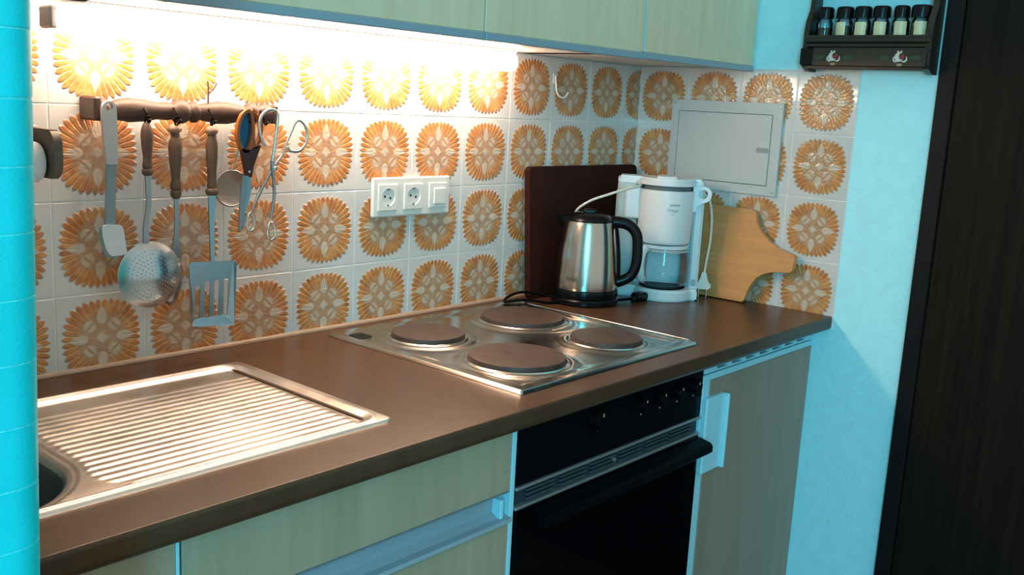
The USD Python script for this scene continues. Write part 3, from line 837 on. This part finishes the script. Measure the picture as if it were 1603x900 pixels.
LL = [(-1.2735, .4290), (-1.2880, .4190), (-1.2960, .3960), (-1.2945, .3740), (-1.2860, .3590), (-1.2740, .3570), (-1.2665, .3720), (-1.2620, .3960), (-1.2650, .4200)]
LR = [(-1.2620, .4280), (-1.2480, .4220), (-1.2405, .4030), (-1.2430, .3810), (-1.2520, .3640), (-1.2590, .3650), (-1.2620, .3850), (-1.2640, .4060)]
part(sc, "finger_loop", loop(LL, -.0720, .0040, .0052), "amber", 40)
part(sc, "finger_loop", loop(LR, -.0650, .0040, .0050), "amber", 40)
M["reflection_blue"] = plain("blue_loop_reflection", (.0, .10, .24), .25)  # solid colour standing in for a window reflection on the glossy handle
part(sc, "loop_reflection", ext(Polygon(spl(LL, 8, True)).buffer(-.0045), -.0695, -.0675, "xz"), "reflection_blue", False, "blue window reflection painted into the left finger loop")
part(sc, "handle_shank", ext(Polygon([(-1.2885, .3640), (-1.2670, .3600), (-1.2680, .3380), (-1.2710, .3170), (-1.2780, .3170), (-1.2830, .3400)]).buffer(-.002).buffer(.002), -.0760, -.0685, "xz"), "dark_red", 40, "dark red lower handle")
part(sc, "handle_shank", ext(Polygon([(-1.2650, .3620), (-1.2430, .3700), (-1.2520, .3500), (-1.2590, .3320), (-1.2630, .3130), (-1.2700, .3150), (-1.2690, .3400)]).buffer(-.002).buffer(.002), -.0690, -.0615, "xz"), "dark_red", 40, "dark red lower handle")
part(sc, "blade", ext([(-1.2765, .3200), (-1.2630, .3200), (-1.2640, .2880), (-1.2760, .2370), (-1.2840, .2190), (-1.2850, .2230), (-1.2745, .2880)], -.0672, -.0650, "xz"), "tool_steel", 20)
part(sc, "blade", ext([(-1.2810, .3200), (-1.2700, .3200), (-1.2740, .2880), (-1.2800, .2360), (-1.2880, .2215), (-1.2895, .2260), (-1.2860, .2880)], -.0700, -.0674, "xz"), "dull_steel", 20)
part(sc, "rivet", lathe([(0, -.0775), (.0024, -.0768), (.0030, -.0755), (0, -.0755)], 14, (-1.2720, 0, .3240), "y"), "wire_steel")

# serving tongs
tg_ = thing("serving_tongs", "shiny wire serving tongs hanging open at the right end of the rail", "tongs", (-1.22, -.065, .42))
A = [(-1.2130, .3395), (-1.2019, .3531), (-1.1926, .3745), (-1.182, .396), (-1.1739, .4097), (-1.1660, .4125), (-1.1560, .4060), (-1.1500, .3935), (-1.1500, .3790), (-1.1560, .3665), (-1.1692, .3580), (-1.1857, .3590), (-1.1900, .3660)]
part(tg_, "arm", tube(spl([(a, -.071, b) for a, b in A], 6), .0027, 8), "wire_steel", 60)
B = [(-1.2400, .3690), (-1.2477, .3778), (-1.2516, .392), (-1.2529, .4062), (-1.2478, .4193), (-1.2363, .4283), (-1.2232, .4298), (-1.2153, .4223), (-1.2165, .4035), (-1.2190, .3840), (-1.2215, .3647), (-1.2255, .3420)]
part(tg_, "arm", tube(spl([(a, -.075, b) for a, b in B], 6), .0029, 8), "wire_steel", 60)
C = [(-1.2130, .3395, -.071), (-1.2200, .3310, -.072), (-1.2323, .3142, -.072), (-1.2493, .2867, -.072), (-1.2596, .2669, -.072), (-1.2680, .2500, -.072)]
part(tg_, "leg", tube(spl([(a, y_, b) for a, b, y_ in C], 6), np.linspace(.0036, .0024, 31), 8), "dull_steel", 60)
D = [(-1.2255, .3420, -.075), (-1.2255, .3290, -.075), (-1.2235, .3145, -.075), (-1.2210, .2862, -.075), (-1.2245, .2600, -.075), (-1.2285, .2400, -.075)]
part(tg_, "leg", tube(spl([(a, y_, b) for a, b, y_ in D], 6), np.linspace(.0036, .0024, 31), 8), "dull_steel", 60)
part(tg_, "pivot_rivet", lathe([(0, -.0805), (.003, -.0800), (.0045, -.0785), (.0045, -.068), (0, -.068)], 14, (-1.2225, 0, .3285), "y"), "wire_steel")
for (ex, ez, yy) in ((-1.2695, .2390, -.072), (-1.2292, .2210, -.075)):
    part(tg_, "tip_loop", tube(spl([(ex + .001, yy, ez + .014), (ex + .0075, yy - .002, ez + .002), (ex + .006, yy - .004, ez - .012), (ex - .002, yy - .005, ez - .017), (ex - .0080, yy - .004, ez - .010), (ex - .006, yy - .002, ez + .004)], 6, True), .0019, 8, True), "wire_steel", 60)

# ------------------------------------------------------------------ kettle
KC, KR = (-.368, -.132), math.atan2(-.803, .596)        # local x = picture right, local -y = towards the room
kt = thing("kettle", "brushed steel electric kettle with a black handle in front of the dark board", "kettle", (*KC, 0))
K = lambda m: xf(m, KR, (*KC, 0))
part(kt, "power_base", K(lathe([(0, 0), (.078, 0), (.081, .003), (.081, .012), (.077, .016), (0, .016)], 56)), "black", 40)
part(kt, "foot_band", K(lathe([(0, .0165), (.0765, .0165), (.0790, .020), (.0788, .034), (.0770, .037), (0, .037)], 56)), "black", 40)
kb = part(kt, "body", K(lathe([(.0765, .0375), (.0768, .045), (.0758, .070), (.0735, .105), (.0700, .140), (.0655, .172), (.0615, .192), (.0600, .197), (.0560, .199), (0, .199)], 72)), "kettle_steel", 40)
part(kt, "lid", K(lathe([(.0585, .198), (.0575, .203), (.0500, .210), (.0330, .2150), (.0160, .2165), (0, .217)], 56)), "black", 50)
part(kt, "lid_knob", K(rbox(-.016, -.010, .2130, .016, .010, .2250, .005)), "black", 50)
spout = ext(Polygon([(-.050, -.030), (-.0795, -.006), (-.0795, .006), (-.050, .030)]).buffer(.003), .175, .2065)
v, f = arr(spout); v[:, 0] = np.where(v[:, 2] < .18, v[:, 0] * .78, v[:, 0])
part(kt, "spout", K((v, f)), "black", 30)
HP = spl([(.0480, 0, .1960), (.0760, 0, .1965), (.1000, 0, .1880), (.1150, 0, .1680), (.1190, 0, .1350), (.1180, 0, .0980), (.1090, 0, .0720), (.0920, 0, .0590), (.0740, 0, .0520)], 6)
hw = np.interp(np.linspace(0, 1, len(HP)), [0, .15, .5, .8, 1], [.0145, .0135, .0125, .0120, .013])
part(kt, "handle", K(tube(HP, hw, 14)), "black", 60)
part(kt, "handle_mount", K(tube(spl([(.0535, 0, .1960), (.0600, 0, .1700), (.0655, 0, .1300), (.0690, 0, .0900), (.0705, 0, .0500)], 5), .0125, 12)), "black", 60)
tx = meshkit.text_mesh("Tefal", .0085, .0006, bold=True)
tv, tf = np.array(tx.vertices), np.array(tx.faces)
w_ = tv[:, 0].max(); ang_ = (tv[:, 0] - w_ / 2) / .0755 - math.pi / 2 - .46
zz_ = .060 + tv[:, 1]; rr2 = .0764 + (tv[:, 2] - .0003) * .9
part(kb, "lettering", K(fix((np.column_stack([rr2 * np.cos(ang_), rr2 * np.sin(ang_), zz_]), tf))), "print_dark", False)
part(kt, "cord", tube(spl([(-.432, -.100, .010), (-.470, -.075, .020), (-.515, -.056, .026), (-.552, -.048, .018), (-.574, -.057, .0105), (-.562, -.068, .0125), (-.535, -.078, .0135), (-.505, -.088, .0100), (-.4700, -.104, .0040), (-.430, -.128, .0065), (-.368, -.165, .0080), (-.310, -.192, .0070), (-.272, -.206, .0080)], 7), .0033, 8), "black_matt", 60)
pgm = cat(rbox(-.262, -.222, .0005, -.222, -.192, .0210, .007), tube([(-.285, -.214, .007), (-.255, -.208, .010)], [.0045, .0065], 10), tube([(-.226, -.200, .0145), (-.206, -.194, .016)], [.0024, .0024], 8), tube([(-.230, -.213, .0085), (-.208, -.207, .010)], [.0024, .0024], 8))
part(kt, "power_plug", pgm, "black", 40)

# ------------------------------------------------------------------ coffee maker
CC, CR = (-.147, -.206), math.atan2(-.847, .532)
cm = thing("coffee_maker", "white filter coffee maker with a glass jug standing in the corner", "coffee maker", (*CC, 0))
Cx = lambda m: xf(m, CR, (*CC, 0))
base2 = unary_union([sbox(-.115, -.030, .090, .048), Point(.004, -.002).buffer(.0765, quad_segs=14)])
part(cm, "base", Cx(cat(ext(base2, .004, .023), ext(base2.buffer(-.004), 0, .028))), "white_plastic", 35)
part(cm, "warming_plate", Cx(lathe([(0, .0280), (.056, .0280), (.058, .0295), (.054, .0310), (0, .0310)], 40, (.002, -.006, 0))), "black_matt", 40)
part(cm, "water_tank", Cx(rbox(-.126, -.022, .020, -.072, .048, .288, .010)), "tank_grey", 40, "greyish translucent water tank")
part(cm, "back_wall", Cx(box(-.08, .030, .020, .072, .048, .288, .006)), "white_plastic", 40)
part(cm, "tank_panel", Cx(rbox(-.104, -.034, .196, -.066, -.016, .276, .006)), "white_plastic", 40)
part(cm, "level_window", Cx(box(-.1275, -.012, .05, -.1235, .036, .265, .001)), "grey_plastic")
part(cm, "side_post", Cx(box(.0655, -.006, .018, .0905, .046, .288, .006)), "white_plastic")
part(cm, "rear_panel", Cx(box(-.066, .0265, .028, .0655, .0305, .150, .001)), "white_plastic")
bk = part(cm, "filter_basket", Cx(lathe([(0, .140), (.060, .140), (.0655, .146), (.0680, .200), (.0695, .262), (.0690, .272), (0, .272)], 56, (-.003, -.008, 0))), "white_plastic", 40)
part(cm, "basket_gap_shade", Cx(lathe([(0, .272), (.062, .272), (.062, .2835), (0, .2835)], 40, (-.003, -.006, 0))), "gap_shade", 40)
lidp = unary_union([sbox(-.126, -.020, .086, .048).buffer(-.010).buffer(.010, quad_segs=6), Point(-.003, -.006).buffer(.0715, quad_segs=14)])
part(cm, "lid", Cx(cat(ext(lidp, .2840, .2960), ext(lidp.buffer(-.006), .2960, .3010))), "white_plastic", 35)
part(cm, "lid_tab", Cx(rbox(-.030, -.060, .2990, .020, .012, .3065, .0035)), "white_plastic", 40)
ringp = Point(.0850, .2650).buffer(.0205, quad_segs=12).union(Polygon([(.060, .236), (.060, .284), (.078, .284), (.090, .248), (.074, .236), (.070, .222), (.060, .222)])).difference(Point(.0850, .2660).buffer(.0112, quad_segs=12))
part(cm, "ring_handle", Cx(ext(ringp, -.026, -.010, "xz")), "white_plastic", 40)
jug = part(cm, "glass_jug", Cx(lathe([(.045, .0325), (.057, .035), (.0625, .047), (.0635, .068), (.0620, .096), (.0585, .116), (.0565, .128)], 56, (.002, -.008, 0))), "glass", True)
part(jug, "jug_lid", Cx(lathe([(0, .1385), (.054, .1380), (.0580, .136), (.0580, .1285), (.055, .1275), (0, .1275)], 48, (.002, -.008, 0))), "white_plastic", 40)
part(jug, "jug_band", Cx(lathe([(.0583, .1200), (.0595, .1200), (.0585, .1265), (.0570, .1265), (.0583, .1200)], 48, (.002, -.008, 0))), "grey_plastic", 40)
jh = spl([(-.040, -.044, .126), (-.050, -.062, .124), (-.056, -.072, .104), (-.056, -.072, .078), (-.052, -.064, .056), (-.045, -.052, .050)], 6)
part(jug, "jug_handle", Cx(tube(jh, np.interp(np.linspace(0, 1, len(jh)), [0, .2, .7, 1], [.009, .0125, .0125, .008]), 14)), "white_plastic", 60)
part(cm, "switch", Cx(box(.074, -.0085, .034, .084, -.005, .050, .001)), "grey_plastic")


def wrap_text(s, h, xc, z, r, cy, bold=False):
    t_ = meshkit.text_mesh(s, h, .0006, bold=bold); tv = np.array(t_.vertices); a = (tv[:, 0] - tv[:, 0].max() / 2) / r + xc / r - math.pi / 2
    rr = r + tv[:, 2] - .0002
    return Cx(fix((np.column_stack([-.003 + rr * np.cos(a), cy + rr * np.sin(a), z + tv[:, 1]]), np.array(t_.faces))))


part(bk, "lettering", wrap_text("SIEMENS", .0042, .022, .2370, .0690, -.008, True), "print_grey", False)
part(bk, "lettering", wrap_text("Prego", .0075, .018, .2230, .0687, -.008), "print_grey", False)
part(bk, "lettering", wrap_text("12", .0045, .018, .2140, .0684, -.008), "print_grey", False)
hose = spl([(-.2050, -.150, .300 - .012), (-.2200, -.1700, .2800), (-.2520, -.1580, .2720), (-.2950, -.1300, .2560), (-.3270, -.0950, .2360), (-.3330, -.0620, .2050), (-.3000, -.0480, .1500), (-.2500, -.0520, .0500), (-.2150, -.0580, .0060)], 7)
part(cm, "power_cord", tube(hose, .0034, 10), "cord_white", 60, "cream cable arching over to the kettle")
cord2 = spl([(-.1010, -.2560, .2620), (-.0960, -.2830, .2620), (-.0880, -.2920, .2450), (-.0780, -.2950, .2050), (-.0740, -.2940, .1500), (-.0760, -.2900, .1000), (-.0780, -.2870, .0600)], 7)
part(cm, "power_cord", tube(cord2, .0032, 10), "cord_white", 60, "cream cable hanging through the ring handle")
plg = Polygon([(-.0055, .068), (-.0085, .0535), (-.0135, .042), (-.0185, .038), (-.0185, .0290), (-.012, .0250), (.012, .0250), (.0185, .0290), (.0185, .038), (.0135, .042), (.0085, .0535), (.0055, .068)])
PA = (-.0780, -.2870, 0)
pg = part(cm, "cord_plug", xf(ext(plg, -.0075, .0075, "xz"), CR, PA), "cord_white", 35, "cream flat plug")
for sx in (-.0095, .0095):
    part(pg, "plug_pin", xf(lathe([(0, .0005), (.0020, .0015), (.0024, .0255), (0, .0255)], 12, (sx, 0, 0)), CR, PA), "wire_steel")

# ------------------------------------------------------------------ boards
bdx = rrect(-.4680, .0, -.0220, .3160, .014)
v, f = ext(bdx, -.008, .008, "xz")
v[:, 1] += -.036 + .0225 * v[:, 2] / .316
solo("dark_cutting_board", (v, f), "dark_board", "dark brown rectangular board leaning on the back tiles behind the kettle", "cutting board")
out = [(-.0850, .004), (-.0850, .2260), (-.0900, .2330), (-.100, .2365), (-.2350, .2355), (-.3700, .2330), (-.3815, .2300), (-.3850, .2240)]
out += [tuple(p_) for p_ in spl([(-.3862, .2150), (-.3905, .2020), (-.4035, .1840), (-.4317, .1605), (-.4593, .1470), (-.4960, .1370)], 5)]
out += [(-.5010, .1340), (-.5020, .1240), (-.5000, .0980), (-.4960, .0930)]
out += [tuple(p_) for p_ in spl([(-.4900, .0915), (-.4688, .0900), (-.4423, .0850), (-.4139, .0700), (-.3971, .0457), (-.3880, .0170)], 5)]
out += [(-.3865, .0080), (-.3800, .0015), (-.0900, .0)]
al = math.atan(.027 / .24)
v, f = ext(Polygon(out).buffer(0), 0, .015, "yz")
x0_, z0_ = v[:, 0].copy(), v[:, 2].copy()
v[:, 0] = -.0450 + x0_ * math.cos(al) + z0_ * math.sin(al); v[:, 2] = z0_ * math.cos(al) - x0_ * math.sin(al) + .0017
solo("wooden_cutting_board", (v, f), "beech", "light wooden cutting board with a handle lobe leaning on the right wall", "cutting board", smooth=25)

# ------------------------------------------------------------------ spice rack
rk = thing("spice_rack", "dark wooden spice rack with painted flowers on the light blue wall", "spice rack", (-.03, -.62, .60))


def post(y0, y1, zb):
    pr_ = [(0, zb), (-.030, zb), (-.052, zb + .010), (-.056, zb + .022), (-.056, .660), (-.050, .685), (-.036, .710), (-.034, .735), (-.044, .760), (-.044, .800), (0, .800)]
    return fix((lambda vf: (vf[0][:, [0, 1, 2]], vf[1]))(ext(pr_, y0, y1, "xz")))


part(rk, "side_panel", post(-.4905, -.4785, .5700), "rack_wood", 30)
part(rk, "side_panel", post(-.7680, -.7540, .5690), "rack_wood", 30)
part(rk, "shelf", box(-.056, -.754, .6245, 0, -.4905, .6325, .001), "rack_wood")
part(rk, "rail", box(-.062, -.7640, .6325, -.054, -.4850, .6500, .003), "rack_wood")
part(rk, "shelf", box(-.054, -.754, .576, 0, -.4905, .583, .001), "rack_wood")
part(rk, "shelf", box(-.044, -.754, .780, 0, -.4905, .788, .001), "rack_wood")
fp = part(rk, "front_panel", box(-.0635, -.7620, .5815, -.0545, -.5060, .6225, .002), "rack_wood")
part(rk, "end_block", box(-.064, -.5060, .5830, -.050, -.4770, .6220, .003), "door_edge")
for fy in (-.5580, -.7080):
    Q = lambda pts: Polygon([(fy + a, .6010 + b) for a, b in pts])
    X0, X1 = -.0642, -.0634
    disc = Point(fy + .002, .6030).buffer(.0100)
    cres = disc.difference(Point(fy - .0042, .6048).buffer(.0070))
    part(fp, "painted_flower", ext(cres, X0, X1, "yz"), "paint_white", False)
    part(fp, "painted_bud", ext(Point(fy - .0038, .6035).buffer(.0062).difference(Point(fy - .0005, .6075).buffer(.003)), X0 - .0002, X1, "yz"), "paint_red", False)
    for sgn in (-1, 1):
        part(fp, "painted_scroll", ext(Point(fy + sgn * .0090, .5985).buffer(.0068).difference(Point(fy + sgn * .0070, .6005).buffer(.0062)), X0 + .0001, X1, "yz"), "paint_white", False)
        part(fp, "painted_scroll", ext(Point(fy + .002 + sgn * .0035, .6140).buffer(.0022), X0 + .0001, X1, "yz"), "paint_white", False)
        part(fp, "painted_leaf", ext(Polygon(spl([(fy + sgn * .020, .6000), (fy + sgn * .034, .6070), (fy + sgn * .046, .6010), (fy + sgn * .034, .5960)], 5, True)), X0 + .0002, X1, "yz"), "paint_green", False)
    part(fp, "painted_stem", ext(Q([(-.006, -.012), (.006, -.012), (.0045, -.0175), (-.0045, -.0175)]), X0 + .0001, X1, "yz"), "paint_ochre", False)

jars = [(-.5150, None, "spice", "glass spice jar without a visible label, leftmost on the rack"),
        (-.5615, .62, "spice", "spice jar with its label turned aside, second from left on the rack"),
        (-.6030, .25, "spice_brown", "black-capped spice jar, third from left on the rack"),
        (-.6450, .12, "spice", "black-capped spice jar, fourth from left on the rack"),
        (-.6890, .02, "spice", "spice jar with the narrower cap, second from right on the rack"),
        (-.7310, -.02, "spice_brown", "spice jar with the widest cap, rightmost on the rack")]
for i, (jy, turn, sp_, lab) in enumerate(jars):
    jx = -.031; r = .0185; cr = (.0185, .0190, .0190, .0190, .0165, .0212)[i]
    j = thing("spice_jar", lab, "jar", (jx, jy, .6330), "spice jars on the rack")
    part(j, "glass", lathe([(.0005, .6330), (r - .003, .6330), (r, .6360), (r, .6780), (r - .002, .6830), (.0145, .6870), (.0145, .6925)], 32, (jx, jy, 0)), "glass", 50)
    part(j, "contents", lathe([(0, .6345), (r - .0025, .6345), (r - .0020, .6370), (r - .0020, (.668, .672, .664, .672, .660, .668)[i]), (0, (.669, .673, .666, .673, .662, .669)[i])], 24, (jx, jy, 0)), sp_, 40)
    cz0 = .6885
    part(j, "cap", lathe([(0, cz0), (cr, cz0), (cr, .7085), (cr - .0015, .7125), (cr - .004, .7140), (0, .7140)], 36, (jx, jy, 0)), "black", 40)
    if turn is not None:
        a0 = math.atan2(EYE[1] - jy, EYE[0] - jx) - turn
        aa = np.linspace(a0 - .72, a0 + .72, 16); rl_ = r + .0004
        v = [(jx + rl_ * math.cos(a), jy + rl_ * math.sin(a), z_) for a in aa for z_ in (.6480, .6795)]
        f = []
        for q_ in range(15): f += [(2 * q_, 2 * q_ + 2, 2 * q_ + 1), (2 * q_ + 1, 2 * q_ + 2, 2 * q_ + 3)]
        part(j, "label", (np.array(v), np.array(f)), "label", True)
